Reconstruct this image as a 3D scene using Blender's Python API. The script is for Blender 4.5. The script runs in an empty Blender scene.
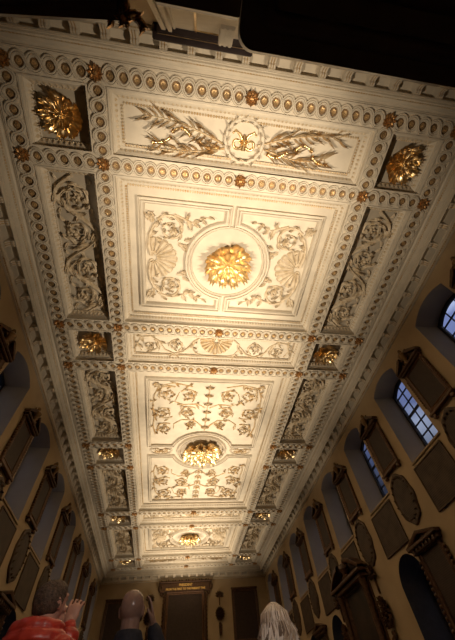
import bpy, math, random
from mathutils import Matrix, Vector, noise
PI = math.pi
sin, cos = math.sin, math.cos
COL = bpy.context.scene.collection
ZC = 8.4          # underside of the ceiling ribs
WX = 5.15         # half width of the hall
YN, YF = -0.96, 24.65   # near and far wall
RNG = random.Random(7)

# ------------------------------------------------------------------ materials
def mat(name, col, rough=.6, metal=0., var=.0, scale=8., bump=0., bscale=60., spec=.3, col2=None, lines=None):
    m = bpy.data.materials.new(name); m.use_nodes = True
    nt = m.node_tree; b = nt.nodes['Principled BSDF']
    b.inputs['Base Color'].default_value = (*col, 1)
    b.inputs['Roughness'].default_value = rough; b.inputs['Metallic'].default_value = metal
    b.inputs['Specular IOR Level'].default_value = spec
    tc = nt.nodes.new('ShaderNodeTexCoord')
    if var or col2:
        n = nt.nodes.new('ShaderNodeTexNoise'); n.inputs['Scale'].default_value = scale; n.inputs['Detail'].default_value = 5
        nt.links.new(tc.outputs['Object'], n.inputs['Vector'])
        r = nt.nodes.new('ShaderNodeValToRGB'); nt.links.new(n.outputs['Fac'], r.inputs['Fac'])
        c2 = col2 or tuple(min(1, c * (1 - var)) for c in col)
        c1 = col if col2 else tuple(min(1, c * (1 + var)) for c in col)
        r.color_ramp.elements[0].position = .35; r.color_ramp.elements[1].position = .65
        r.color_ramp.elements[0].color = (*c2, 1); r.color_ramp.elements[1].color = (*c1, 1)
        out = r.outputs['Color']
        if lines:
            w = nt.nodes.new('ShaderNodeTexWave'); w.wave_type = 'BANDS'; w.bands_direction = 'Z'
            w.inputs['Scale'].default_value = lines; w.inputs['Distortion'].default_value = 1.2
            w.inputs['Detail'].default_value = 3; w.inputs['Detail Scale'].default_value = 6
            nt.links.new(tc.outputs['Object'], w.inputs['Vector'])
            x = nt.nodes.new('ShaderNodeMix'); x.data_type = 'RGBA'
            x.inputs['B'].default_value = (*[c * 2.2 for c in col], 1)
            p = nt.nodes.new('ShaderNodeMath'); p.operation = 'POWER'; p.inputs[1].default_value = 4
            nt.links.new(w.outputs['Fac'], p.inputs[0]); q = nt.nodes.new('ShaderNodeMath'); q.operation = 'MULTIPLY'; q.inputs[1].default_value = .6
            nt.links.new(p.outputs[0], q.inputs[0]); nt.links.new(q.outputs[0], x.inputs['Factor'])
            nt.links.new(out, x.inputs['A']); out = x.outputs['Result']
        nt.links.new(out, b.inputs['Base Color'])
    if bump:
        n2 = nt.nodes.new('ShaderNodeTexNoise'); n2.inputs['Scale'].default_value = bscale; n2.inputs['Detail'].default_value = 4
        nt.links.new(tc.outputs['Object'], n2.inputs['Vector'])
        bp = nt.nodes.new('ShaderNodeBump'); bp.inputs['Strength'].default_value = bump; bp.inputs['Distance'].default_value = .01
        nt.links.new(n2.outputs['Fac'], bp.inputs['Height']); nt.links.new(bp.outputs['Normal'], b.inputs['Normal'])
    return m
M = {}
M['plaster'] = mat('cream plaster', (.56, .49, .38), .65, var=.06, scale=3)
M['ground'] = mat('darker coffer ground', (.39, .335, .255), .65, var=.08, scale=3)  # outer coffer panels, a darker tone than the rib plaster
M['relief'] = mat('cream relief plaster', (.60, .50, .36), .5, col2=(.44, .34, .21), scale=8)
M['gilt_relief'] = mat('part gilded relief', (.44, .28, .12), .42, metal=.3, col2=(.54, .45, .31), scale=7)
M['gold'] = mat('gilding', (.80, .60, .32), .29, metal=1., var=.15, scale=12)
M['litgold'] = mat('lit gilding', (.88, .67, .35), .33, metal=.9, var=.15, scale=12)  # lighter copy of the gilding; the bosses' stronger light is put into its colour
M['oldgold'] = mat('old gilding', (.40, .22, .085), .4, metal=.7, var=.35, scale=30)
M['stud'] = mat('tarnished gold studs', (.46, .31, .15), .42, metal=.5, var=.3, scale=12)
M['cup'] = mat('dark bronze ground', (.20, .125, .06), .5, metal=.3, var=.2, scale=12)
M['bronze'] = mat('bronzed wood', (.15, .085, .035), .4, metal=.4, var=.3, scale=20)
M['wall'] = mat('ochre wall paint', (.40, .30, .18), .8, var=.08, scale=1.3, bump=.1, bscale=30)
M['reveal'] = mat('pale grey window reveal paint', (.36, .34, .32), .8, var=.05, scale=2)
M['shutter'] = mat('dark blue-grey shutter paint', (.055, .053, .062), .6, var=.1)
M['wood'] = mat('dark brown carved wood', (.085, .042, .02), .45, var=.35, scale=14, bump=.15)
M['midwood'] = mat('brown wood moulding', (.12, .058, .025), .45, var=.25, scale=14)
M['insc'] = mat('dark inscription board', (.034, .020, .013), .6, var=.2, scale=10, lines=9)
M['panelpaint'] = mat('dark painted list', (.050, .032, .020), .65, var=.3, scale=5, lines=8)
M['cart'] = mat('brown cartouche', (.075, .045, .026), .6, var=.3, scale=9, bump=.3, bscale=25)
M['canvas'] = mat('dark portrait canvas', (.05, .034, .024), .4, col2=(.018, .014, .012), scale=1.6)
M['black'] = mat('near black wood', (.034, .024, .023), .3, var=.2, scale=6)
M['white'] = mat('white painted frame', (.62, .56, .46), .6, var=.05)
M['sash'] = mat('dark window frame', (.03, .03, .04), .5, var=.1)
M['floor'] = mat('oak floor', (.09, .05, .026), .45, var=.35, scale=4)
M['text'] = mat('gold lettering', (.80, .52, .16), .4, metal=.3, var=.05)
M['skin'] = mat('skin', (.50, .27, .19), .5, var=.08, scale=30)
M['skinb'] = mat('bald skin', (.27, .165, .125), .27, var=.08, scale=30)
M['red'] = mat('red quilted nylon', (.42, .035, .018), .38, var=.15, scale=20, spec=.5)
M['darkcloth'] = mat('dark cloth', (.018, .018, .026), .75, var=.2, scale=40)
M['trouser'] = mat('dark trousers', (.03, .03, .04), .8, var=.2, scale=40)
M['shoe'] = mat('black leather', (.015, .013, .012), .4, var=.1)
M['brownhair'] = mat('greying brown hair', (.13, .08, .05), .6, col2=(.05, .032, .022), scale=70, bump=.6, bscale=120)
M['blondhair'] = mat('ash blond hair', (.56, .43, .31), .42, var=.12, scale=30)
M['palehair'] = mat('pale blond hair', (.86, .76, .66), .4, var=.08, scale=30)
M['darkhair'] = mat('dark blond hair', (.22, .15, .10), .45, var=.15, scale=30)
M['phone'] = mat('black camera', (.012, .012, .014), .3, var=.1)

def glass_mat():
    m = bpy.data.materials.new('window glass'); m.use_nodes = True; nt = m.node_tree
    nt.nodes.remove(nt.nodes['Principled BSDF']); o = nt.nodes['Material Output']
    t = nt.nodes.new('ShaderNodeBsdfTransparent'); t.inputs[0].default_value = (.86, .90, .96, 1)
    g = nt.nodes.new('ShaderNodeBsdfGlossy'); g.inputs['Roughness'].default_value = .05
    mx = nt.nodes.new('ShaderNodeMixShader'); mx.inputs[0].default_value = .06
    nt.links.new(t.outputs[0], mx.inputs[1]); nt.links.new(g.outputs[0], mx.inputs[2]); nt.links.new(mx.outputs[0], o.inputs[0])
    return m
M['glass'] = glass_mat()

# ------------------------------------------------------------------ mesh builder
class MB:
    def __init__(s): s.v = []; s.f = []; s.m = []
    def add(s, v, f, mi=0):
        n = len(s.v); s.v += [tuple(p) for p in v]; s.f += [tuple(i + n for i in q) for q in f]; s.m += [mi] * len(f); return s
    def grid(s, rows, closed=False, mi=0, cap=False):
        n = len(rows[0]); v = [p for r in rows for p in r]; f = []
        for i in range(len(rows) - 1):
            for j in range(n if closed else n - 1):
                k = (j + 1) % n; f.append((i*n+j, i*n+k, (i+1)*n+k, (i+1)*n+j))
        if cap: f.append(tuple(range(n))[::-1]); f.append(tuple((len(rows)-1)*n + j for j in range(n)))
        return s.add(v, f, mi)
    def box(s, x0, x1, y0, y1, z0, z1, mi=0):
        v = [(x, y, z) for x in (x0, x1) for y in (y0, y1) for z in (z0, z1)]
        return s.add(v, [(0,1,3,2),(4,6,7,5),(0,4,5,1),(2,3,7,6),(0,2,6,4),(1,5,7,3)], mi)
    def bev(s, x0, x1, y0, y1, z0, z1, b=.01, mi=0):
        # box with chamfered edges on all sides
        xs, ys, zs = (x0, x1), (y0, y1), (z0, z1); rows = []
        def ring(z, i): return [(x0+i,y0,z),(x1-i,y0,z),(x1,y0+i,z),(x1,y1-i,z),(x1-i,y1,z),(x0+i,y1,z),(x0,y1-i,z),(x0,y0+i,z)]
        def ring2(z): return [(x0+b,y0+b,z),(x1-b,y0+b,z),(x1-b,y0+b,z),(x1-b,y1-b,z),(x1-b,y1-b,z),(x0+b,y1-b,z),(x0+b,y1-b,z),(x0+b,y0+b,z)]
        return s.grid([ring2(z0), ring(z0+b, b), ring(z1-b, b), ring2(z1)], True, mi, True)
    def prism(s, pts, a, b, axis='z', mi=0):
        def P(p, h): return {'z': (p[0], p[1], h), 'y': (p[0], h, p[1]), 'x': (h, p[0], p[1])}[axis]
        n = len(pts); v = [P(p, a) for p in pts] + [P(p, b) for p in pts]
        f = [tuple(range(n))[::-1], tuple(range(n, 2*n))] + [(i, (i+1) % n, n+(i+1) % n, n+i) for i in range(n)]
        return s.add(v, f, mi)
    def tube(s, pts, rad, n=8, mi=0, ends=True, flat=1.):
        pts = [Vector(p) for p in pts]; rows = []; N = len(pts)
        if not hasattr(rad, '__len__'): rad = [rad] * N
        up = None
        ex = []
        for i, p in enumerate(pts):
            t = (pts[min(i+1, N-1)] - pts[max(i-1, 0)]).normalized()
            if up is None:
                up = Vector((0, 0, 1)) if abs(t.z) < .9 else Vector((1, 0, 0))
            a = t.cross(up).normalized(); b = a.cross(t).normalized(); up = b
            ex.append((p, t, a, b, rad[i]))
        def ring(p, a, b, r): return [p + a * (r * cos(2*PI*k/n)) + b * (r * flat * sin(2*PI*k/n)) for k in range(n)]
        if ends:
            p, t, a, b, r = ex[0]
            for h in (.98, .7): rows.append(ring(p - t * r * h, a, b, r * math.sqrt(1 - h*h)))
        for p, t, a, b, r in ex: rows.append(ring(p, a, b, r))
        if ends:
            p, t, a, b, r = ex[-1]
            for h in (.7, .98): rows.append(ring(p + t * r * h, a, b, r * math.sqrt(1 - h*h)))
        return s.grid(rows, True, mi, True)
    def ball(s, c, r, nu=12, nv=8, mi=0, fn=None):
        if not hasattr(r, '__len__'): r = (r, r, r)
        rows = []
        for i in range(nv + 1):
            th = .02 + (PI - .04) * i / nv
            row = []
            for j in range(nu):
                ph = 2*PI*j/nu; d = Vector((sin(th)*cos(ph), sin(th)*sin(ph), cos(th)))
                k = fn(d) if fn else 1.
                row.append((c[0]+d.x*r[0]*k, c[1]+d.y*r[1]*k, c[2]+d.z*r[2]*k))
            rows.append(row)
        return s.grid(rows, True, mi, True)
    def lathe(s, prof, c=(0, 0, 0), n=16, mi=0):
        return s.grid([[(c[0]+r*cos(2*PI*k/n), c[1]+r*sin(2*PI*k/n), c[2]+z) for k in range(n)] for r, z in prof], True, mi, True)
    def sweep(s, path, prof, closed=True, mi=0, M3=None, side=1):
        """path: 2-D points; prof: list of (u, h): u offsets to the left of the path, h height. M3(x, y, h) -> 3-D"""
        N = len(path); rows = []
        for i in range(N):
            p = Vector(path[i])
            a = Vector(path[(i-1) % N]) if (closed or i > 0) else None
            b = Vector(path[(i+1) % N]) if (closed or i < N-1) else None
            d1 = (p - a).normalized() if a is not None else (b - p).normalized()
            d2 = (b - p).normalized() if b is not None else d1
            n1 = Vector((-d1.y, d1.x)); n2 = Vector((-d2.y, d2.x)); nn = (n1 + n2)
            nn = nn / max(.25, nn.dot(n1)) if nn.length > 1e-6 else n1
            rows.append([M3(p.x + nn.x*u*side, p.y + nn.y*u*side, h) for u, h in prof])
        if closed: rows.append(rows[0])
        return s.grid(rows, False, mi)
    def build(s, name, mats, parent=None, angle=35, loc=None, smooth=True):
        me = bpy.data.meshes.new(name); me.from_pydata(s.v, [], s.f); me.update()
        for m in (mats if isinstance(mats, (list, tuple)) else [mats]): me.materials.append(m)
        me.polygons.foreach_set('material_index', s.m)
        if smooth:
            me.polygons.foreach_set('use_smooth', [True] * len(s.f)); me.set_sharp_from_angle(angle=math.radians(angle))
        return obj(name, me, parent, loc)
def obj(name, me, parent=None, loc=None):
    o = bpy.data.objects.new(name, me); COL.objects.link(o)
    if parent is not None: o.parent = parent
    if loc: o.location = loc
    return o
def thing(name, label, cat, loc, rz=0., group=None):
    o = bpy.data.objects.new(name, None); COL.objects.link(o); o.empty_display_size = .1
    o.location = loc; o.rotation_euler = (0, 0, rz); return tag(o, label, cat, group)
def tag(o, label, cat, group=None, kind=None):
    o['label'] = label; o['category'] = cat
    if group: o['group'] = group
    if kind: o['kind'] = kind
    return o
def struct(o): o['kind'] = 'structure'; return o
def copy_tree(o, parent=None):
    c = o.copy(); COL.objects.link(c)
    if parent is not None: c.parent = parent
    for ch in list(o.children): copy_tree(ch, c)
    return c
def ordinal(i): return ['first', 'second', 'third', 'fourth', 'fifth', 'sixth', 'seventh', 'eighth', 'ninth', 'tenth'][i]

# ------------------------------------------------------------------ plan of the ceiling
CY = [-.251, 1.244, 5.439, 6.966, 11.093, 12.595, 16.722, 18.249, 22.444, 23.94]
OL, IL = 4.440, 2.886
HB = .205       # half width of a rib
DEPO, DEPC = .31, .26
UP = lambda x, y, h: (x, y, ZC + h)

MB_soffit = MB(); MB_panel = MB(); MB_leafband = MB(); MB_beads = MB(); MB_edge = MB()
xs = [-5.4, -OL-HB, -OL+HB, -IL-HB, -IL+HB, IL-HB, IL+HB, OL-HB, OL+HB, 5.4]
ys = [-1.2] + [y + d for y in CY for d in (-HB, HB)] + [24.95]
def cell_is_coffer(i, j):
    # i: x interval, j: y interval
    if j == 0 or j == len(ys) - 2: return False
    gap = (j % 2 == 0)           # interval between two cross ribs
    k = j // 2                   # gap k lies between C_k and C_{k+1} (1-based)
    if i in (2, 6): return gap
    if i == 4:
        if gap: return True
        r = (j - 1) // 2         # rib index 0-based
        return r in (4, 5)
    return False
for i in range(len(xs) - 1):
    for j in range(len(ys) - 1):
        if not cell_is_coffer(i, j):
            MB_soffit.add([UP(xs[i], ys[j], 0), UP(xs[i+1], ys[j], 0), UP(xs[i+1], ys[j+1], 0), UP(xs[i], ys[j+1], 0)], [(0, 3, 2, 1)])

def leaf_strip(mb, path, prof_a, prof_b, step, k=1.0, mi=0):
    """small upright leaves laid on the slope between two profile points along a closed rectangle (x0,x1,y0,y1)"""
    (x0, x1, y0, y1) = path; (ua, ha), (ub, hb) = prof_a, prof_b
    for e in range(4):
        if e == 0: A, Bp, nx, ny = (x0, y0), (x1, y0), 0, 1
        elif e == 1: A, Bp, nx, ny = (x1, y0), (x1, y1), -1, 0
        elif e == 2: A, Bp, nx, ny = (x1, y1), (x0, y1), 0, -1
        else: A, Bp, nx, ny = (x0, y1), (x0, y0), 1, 0
        L = math.hypot(Bp[0]-A[0], Bp[1]-A[1]); tx, ty = (Bp[0]-A[0])/L, (Bp[1]-A[1])/L
        n = max(2, int((L - 2*ub) / step)); st = (L - 2*ub) / n
        for q in range(n):
            c = ub + st * (q + .5); w = st * .42
            def P(s_, t, o):    # o lifts off the slope
                u = ua + (ub - ua)*t; h = ha + (hb - ha)*t
                return UP(A[0] + tx*(c+s_) + nx*(u+o*.6), A[1] + ty*(c+s_) + ny*(u+o*.6), h - o)
            v = [P(-w*.5, .05, .0), P(w*.5, .05, 0), P(-w, .55, 0), P(0, .5, .02*k), P(w, .55, 0), P(-w*.6, .95, 0), P(0, .9, .03*k), P(w*.6, .95, 0)]
            mb.add(v, [(0, 1, 4, 3), (0, 3, 2), (2, 3, 6, 5), (3, 4, 7, 6)], mi)

def coffer(x0, x1, y0, y1, central):
    path = [(x0, y0), (x1, y0), (x1, y1), (x0, y1)]
    d = DEPC if central else DEPO
    if central:
        prof = [(-.03, 0), (-.03, -.03), (0, -.03), (0, .07), (.03, .07), (.03, .09), (.06, .11), (.10, .19), (.12, .20), (.15, .20), (.15, .215), (.20, .215), (.20, d)]
        la, lb = (.03, .09), (.10, .19)
    else:
        prof = [(-.03, 0), (-.03, -.03), (0, -.03), (0, .09), (.015, .09), (.015, .12), (.035, .15), (.08, .235), (.10, .245), (.10, d)]
        la, lb = (.015, .12), (.08, .235)
    MB_edge.sweep(path, prof, True, 0, UP, 1)
    u = prof[-1][0]
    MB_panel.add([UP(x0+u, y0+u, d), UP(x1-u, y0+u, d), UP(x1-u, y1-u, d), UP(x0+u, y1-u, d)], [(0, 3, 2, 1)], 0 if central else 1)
    leaf_strip(MB_leafband, (x0, x1, y0, y1), la, lb, .085 if central else .10)
    if central:
        leaf_strip(MB_beads, (x0, x1, y0, y1), (.152, .205), (.198, .205), .055, .8)
    else:
        leaf_strip(MB_beads, (x0, x1, y0, y1), (.082, .235), (.10, .24), .05, .6)
cells_out, cells_c = [], []
for i in range(9):
    for s in (-1, 1):
        a, b = sorted((s*(OL-HB), s*(IL+HB)))
        cells_out.append((i, s, a, b, CY[i]+HB, CY[i+1]-HB)); coffer(a, b, CY[i]+HB, CY[i+1]-HB, False)
for a, b in ((0, 1), (1, 2), (2, 3), (3, 6), (6, 7), (7, 8), (8, 9)):
    cells_c.append((-IL+HB, IL-HB, CY[a]+HB, CY[b]-HB)); coffer(-IL+HB, IL-HB, CY[a]+HB, CY[b]-HB, True)
# raised fillet outside the outer ribs
MB_edge.sweep([(-OL-HB, CY[0]-HB), (OL+HB, CY[0]-HB), (OL+HB, CY[-1]+HB), (-OL-HB, CY[-1]+HB)], [(.03, 0), (.03, -.03), (0, -.03), (0, -.005), (-.015, -.005), (-.015, -.02), (-.03, -.02), (-.03, 0)], True, 0, UP, 1)
ceiling = struct(MB_soffit.build('ceiling', M['plaster']))
struct(MB().box(-6.2, 6.2, -2.0, 25.8, ZC+.62, ZC+.75).build('ceiling_slab', M['plaster']))
MB_edge.build('coffer_moulding', M['plaster'], ceiling, 30)
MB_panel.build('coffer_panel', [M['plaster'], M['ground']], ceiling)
MB_leafband.build('leaf_moulding', M['relief'], ceiling, 60)
MB_beads.build('gilded_bead_moulding', M['gilt_relief'], ceiling, 60)

# ------------------------------------------------------------------ guilloche ribs
def guilloche(mb, sb, A, B, trim0, trim1):
    """two interlaced strands from A to B (2-D) and the studs in their eyes"""
    L0 = math.hypot(B[0]-A[0], B[1]-A[1]); tx, ty = (B[0]-A[0])/L0, (B[1]-A[1])/L0; nx, ny = -ty, tx
    L = L0 - trim0 - trim1
    n = max(1, round(L / .247)); p = L / n; S = 12; amp = .130; w = .033
    for ph in (1, -1):
        rows = []
        for k in range(n*S + 1):
            s_ = k / S; o = ph * amp * (abs(sin(PI*s_)) ** .60) * (1 if int(s_ + 1e-9) % 2 == 0 else -1)
            e = .04
            def off(q): w_ = sin(PI*q); return ph * amp * math.copysign(abs(w_)**.60, w_)
            do = max(-1.9, min(1.9, (off(s_ + e) - off(s_ - e)) / (2*e*p)))
            nl = math.hypot(1, do); dx, dn = 1/nl, do/nl
            lift = .008 * ph * cos(PI*s_) 
            row = []
            for u, h in ((-w, 0), (-w*.85, .046), (-w*.3, .048), (0, .024), (w*.3, .048), (w*.85, .046), (w, 0)):
                a = trim0 + s_*p - dn*u; b = o + dx*u
                row.append(UP(A[0]+tx*a+nx*b, A[1]+ty*a+ny*b, -h - (lift if h else 0)))
            rows.append(row)
        mb.grid(rows)
    for k in range(n):
        a = trim0 + (k + .5)*p; cx, cy = A[0]+tx*a, A[1]+ty*a
        m = 10; r = .056
        ring0 = [UP(cx+r*cos(2*PI*q/m), cy+r*sin(2*PI*q/m), 0) for q in range(m)]
        ring1 = [UP(cx+r*(.95 if q % 2 else .7)*cos(2*PI*q/m), cy+r*(.95 if q % 2 else .7)*sin(2*PI*q/m), -.024) for q in range(m)]
        ring2 = [UP(cx+r*.35*cos(2*PI*q/m), cy+r*.35*sin(2*PI*q/m), -.018) for q in range(m)]
        ring3 = [UP(cx+r*.2*cos(2*PI*q/m), cy+r*.2*sin(2*PI*q/m), -.036) for q in range(m)]
        cup = [UP(cx+.084*cos(2*PI*q/m), cy+.084*sin(2*PI*q/m), -.003) for q in range(m)]
        sb.add(cup, [tuple(range(m))], 1); sb.grid([ring0, ring1, ring2, ring3], True, 0, True)
tn = 0
def rib(nodes):
    global tn
    g, st = MB(), MB()
    for a, b in zip(nodes[:-1], nodes[1:]): guilloche(g, st, a, b, .13, .13)
    tn += 1
    o = struct(g.build('trim_%d' % tn, M['plaster'], None, 50)); st.build('gilded_studs', [M['stud'], M['cup']], o, 40); return o
for x in (-OL, -IL, IL, OL): rib([(x, y) for y in CY])
for i, y in enumerate(CY):
    if i in (4, 5): rib([(-OL, y), (-IL, y)]); rib([(IL, y), (OL, y)])
    else: rib([(x, y) for x in (-OL, -IL, 0, IL, OL)])

# ------------------------------------------------------------------ ornament vocabulary (x, y in the panel, h standing off it)
def DN(x, y, h): return (x, y, -h)          # ceiling ornaments hang downwards
def WALLM(x, y, h): return (x, h, y)        # wall ornaments stand out along local +y
def stroke(mb, pts, r0, r1=None, F=DN, lift=1., base=0., mi=0):
    lift *= 1.35
    r1 = r0 if r1 is None else r1; N = len(pts); rows = []
    for i in range(N):
        a, b = pts[max(i-1, 0)], pts[min(i+1, N-1)]; dx, dy = b[0]-a[0], b[1]-a[1]; l = math.hypot(dx, dy) or 1
        nx, ny = -dy/l, dx/l; t = i/(N-1); r = r0 + (r1 - r0)*t
        rows.append([F(pts[i][0]+nx*r*u, pts[i][1]+ny*r*u, base + r*lift*h) for u, h in ((-1, 0), (-.85, .8), (-.35, 1.25), (.35, 1.25), (.85, .8), (1, 0))])
    mb.grid(rows, False, mi)
    for row in (rows[0], rows[-1]): mb.add(row, [tuple(range(6))], mi)
def leaf(mb, p, ang, L, W, h, bend=.6, F=DN, base=0., mi=0, curl=.9):
    N = 5; rows = []; x, y = p; a = ang; h = h*1.35
    for i in range(N + 1):
        t = i/N; w = W * (.25 + .75*sin(PI*min(1, t*1.05)**.8)) * (1 if i % 2 else .72) * (1 - .85*t**4)
        hh = base + h*(.35 + .65*sin(PI*.5*min(1, t*1.6))) * (1 + curl*t*t)
        nx, ny = -sin(a), cos(a)
        rows.append([F(x-nx*w, y-ny*w, hh*.45), F(x-nx*w*.5, y-ny*w*.5, hh*.95), F(x, y, hh*.72), F(x+nx*w*.5, y+ny*w*.5, hh*.95), F(x+nx*w, y+ny*w, hh*.45)])
        x += cos(a)*L/N; y += sin(a)*L/N; a += bend/N
    mb.grid(rows, False, mi)
def flower(mb, p, R, F=DN, n=6, h=.05, base=0., mi=0):
    for k in range(n):
        leaf(mb, p, 2*PI*k/n, R, R*.42, h, .15, F, base, mi, .4)
    m = 8; rr = [(R*.34, .6), (R*.30, 1.5), (R*.14, 1.9)]
    mb.grid([[F(p[0]+r*cos(2*PI*q/m), p[1]+r*sin(2*PI*q/m), base+h*z) for q in range(m)] for r, z in rr], True, mi, True)
def spiral(c, r0, r1, a0, turns, d, n=26):
    return [(c[0] + (r0+(r1-r0)*t**.8)*cos(a0+d*2*PI*turns*t), c[1] + (r0+(r1-r0)*t**.8)*sin(a0+d*2*PI*turns*t)) for t in (i/n for i in range(n+1))]
def scroll(st, fo, c, r, a0, d, turns=1.45, th=.030, lf=.14, F=DN, dens=9, base=0., rng=RNG):
    pts = spiral(c, r, r*.22, a0, turns, d); stroke(st, pts, th, th*.55, F, 1.1, base)
    flower(fo, pts[-1], r*.34, F, 6, th*1.6, base)
    for k in range(dens):
        i = 1 + int(k * (len(pts)-4) / dens); a, b = pts[i], pts[i+1]; t = math.atan2(b[1]-a[1], b[0]-a[0])
        sgn = 1 if k % 2 else -1
        q = 1 - .45*k/dens
        leaf(fo, a, t + sgn*.75, lf*q*rng.uniform(.85, 1.15), lf*.26*q, th*2.1, -sgn*1.3, F, base)
def shell(mb, c, R, a_mid, spread=PI*.92, n=11, F=DN, h=.06):
    for k in range(n):
        a = a_mid + spread*(k/(n-1)-.5); rr = R*(1 - .10*abs(k/(n-1)-.5)*2)
        pts = [(c[0]+cos(a)*rr*t, c[1]+sin(a)*rr*t) for t in (.16, .4, .65, .85, .96, 1.0)]
        wid = rr*spread/(n-1)*.46
        rows = []
        for q, p in enumerate(pts):
            t = (.16, .4, .65, .85, .96, 1.0)[q]; w = wid*t*(1 if q < 5 else .6); nx, ny = -sin(a), cos(a); hh = h*(.5+.7*t) * (1 if q < 5 else .35)
            rows.append([F(p[0]-nx*w, p[1]-ny*w, hh*.15), F(p[0]-nx*w*.6, p[1]-ny*w*.6, hh*.85), F(p[0], p[1], hh*1.1), F(p[0]+nx*w*.6, p[1]+ny*w*.6, hh*.85), F(p[0]+nx*w, p[1]+ny*w, hh*.15)])
        mb.grid(rows); mb.add(rows[-1], [(0, 1, 2, 3, 4)])
    for s in (-1, 1):
        stroke(mb, spiral((c[0]-cos(a_mid)*.02 + cos(a_mid+s*PI/2)*R*.16, c[1]-sin(a_mid)*.02 + sin(a_mid+s*PI/2)*R*.16), R*.15, R*.03, a_mid, 1.2, s), R*.05, R*.03, F, 1.2)

# ------------------------------------------------------------------ scroll reliefs of the long side coffers
def rinceau(L, W, n, flip):
    st, fo = MB(), MB(); Ls = L/n; r = min(W*.5, Ls*.52)*.92; rng = random.Random(3)
    P = lambda s_, t: (flip*t, s_)
    FF = lambda x, y, h: DN(flip*x, y, h)
    stem = [(r*cos(PI*(s_/Ls - .5)), s_ - L/2) for s_ in (L*i/70 for i in range(71))]
    stroke(st, stem, .040, .040, FF, 1.6)
    for k in range(n):
        s_ = (k + .5)*Ls - L/2; sg = 1 if k % 2 == 0 else -1
        a0 = 0. if sg > 0 else PI
        d = sg
        scroll(st, fo, (0, s_), r, a0 - sg*.5, d, 1.55, .042, .25, FF, 15, 0., rng)
        # foliage where the stem changes over
        jx, jy = 0, s_ + Ls/2
        if k < n - 1:
            for q in (-1, 0, 1): leaf(fo, (jx - sg*.03, jy - .05), (PI*.5 + sg*.6) + q*.7, .22, .060, .055, .8*q + .3, FF)
        for q in (-1, 1):
            leaf(fo, (-sg*r*.75, s_ + q*Ls*.30), math.atan2(q, -sg) , .17, .05, .05, -q*sg*1.0, FF)
            leaf(fo, (sg*r*.85, s_ + q*Ls*.34), math.atan2(q*1.2, sg*.6), .14, .045, .045, q*sg*.9, FF)
    return st, fo
scroll_src = {}
for s in (-1, 1):
    st, fo = rinceau(3.50, .90, 4, s)
    e = thing('scroll_relief', 'x', 'ceiling relief', (0, 0, 0)); st.build('scroll_stem', M['relief'], e, 60); fo.build('acanthus_foliage', M['relief'], e, 60); scroll_src[s] = e
first = {-1: True, 1: True}
n_scr = {-1: 0, 1: 0}
for (i, s, a, b, y0, y1) in cells_out:
    if i not in (1, 3, 5, 7): continue
    o = scroll_src[s] if first[s] else copy_tree(scroll_src[s]); first[s] = False
    o.location = ((a+b)/2, (y0+y1)/2, ZC + DEPO)
    side = 'left' if s < 0 else 'right'
    tag(o, 'cream acanthus scroll relief in the %s long coffer on the ceiling\'s %s side' % (ordinal(n_scr[s]), side), 'ceiling relief', 'scroll reliefs of the side coffers'); n_scr[s] += 1

# ------------------------------------------------------------------ gilded bosses
def boss_leaf(mb, ang, R, r_in, h0, h1, half, rib_, rng):
    rows = []; N = 10; ph = rng.uniform(-.3, .3); k2 = rng.uniform(.9, 1.08)
    for i in range(N + 1):
        t = i/N; row = []
        for j in range(13):
            u = (j-6)/6
            rr = r_in + (R*k2 - r_in)*t*(1 - .15*u**4*t + .025*cos(4*PI*u)*t)
            a = ang + half*u
            h = h0 + (h1 - h0)*t**1.5 - (.55*h0 + .55*rr*half)*abs(u)**1.8*(.35 + .65*t) + rib_*cos(4*PI*u)*t*R + .035*R*sin(8*t + ph*8)*t*abs(u)
            if t > .7:
                c = (t-.7)/.3; h += c*c*.13*R*(1 + .8*cos(4*PI*u + ph)); rr -= c*c*.03*R*(1 - cos(4*PI*u + ph))
            row.append((rr*cos(a), rr*sin(a), -max(.01, h)))
        rows.append(row)
    mb.grid(rows)
def make_boss(R, hgt, n, m1, seed):
    rng = random.Random(seed); e = thing('ceiling_boss', 'x', 'ceiling boss', (0, 0, 0))
    o_, i_, b_ = MB(), MB(), MB()
    for k in range(n): boss_leaf(o_, 2*PI*k/n, R, R*.12, hgt*.40, hgt*.60, PI/n*1.0, .016, rng)
    for k in range(n): boss_leaf(i_, 2*PI*(k+.5)/n, R*.66, R*.06, hgt*.50, hgt*.76, PI/n*.92, .014, rng)
    for k in range(6): boss_leaf(i_, 2*PI*(k+.2)/6, R*.32, R*.03, hgt*.48, hgt*.64, PI/6*.95, .012, rng)
    b_.lathe([(R*.30, 0), (R*.26, -hgt*.30), (R*.10, -hgt*.50), (R*.10, -hgt*.60), (R*.07, -hgt*.70), (R*.02, -hgt*.74)], n=14)
    o_.build('outer_foliage', m1, e, 70); i_.build('inner_foliage', m1, e, 70); b_.build('bud', m1, e, 40)
    return e
bsrc = make_boss(.41, .36, 9, M['gold'], 5)
fst = True; nb = {-1: 0, 1: 0}
for (i, s, a, b, y0, y1) in cells_out:
    if i % 2: continue
    o = bsrc if fst else copy_tree(bsrc); fst = False
    o.location = ((a+b)/2, (y0+y1)/2, ZC + DEPO); o.rotation_euler.z = (.4 + i*.9) * s
    tag(o, 'gilded acanthus boss in the %s square coffer from the camera on the %s side' % (ordinal(nb[s]), 'left' if s < 0 else 'right'), 'ceiling boss', 'gilded bosses of the square side coffers'); nb[s] += 1
bigs = make_boss(.64, .36, 11, M['litgold'], 9)
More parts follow.
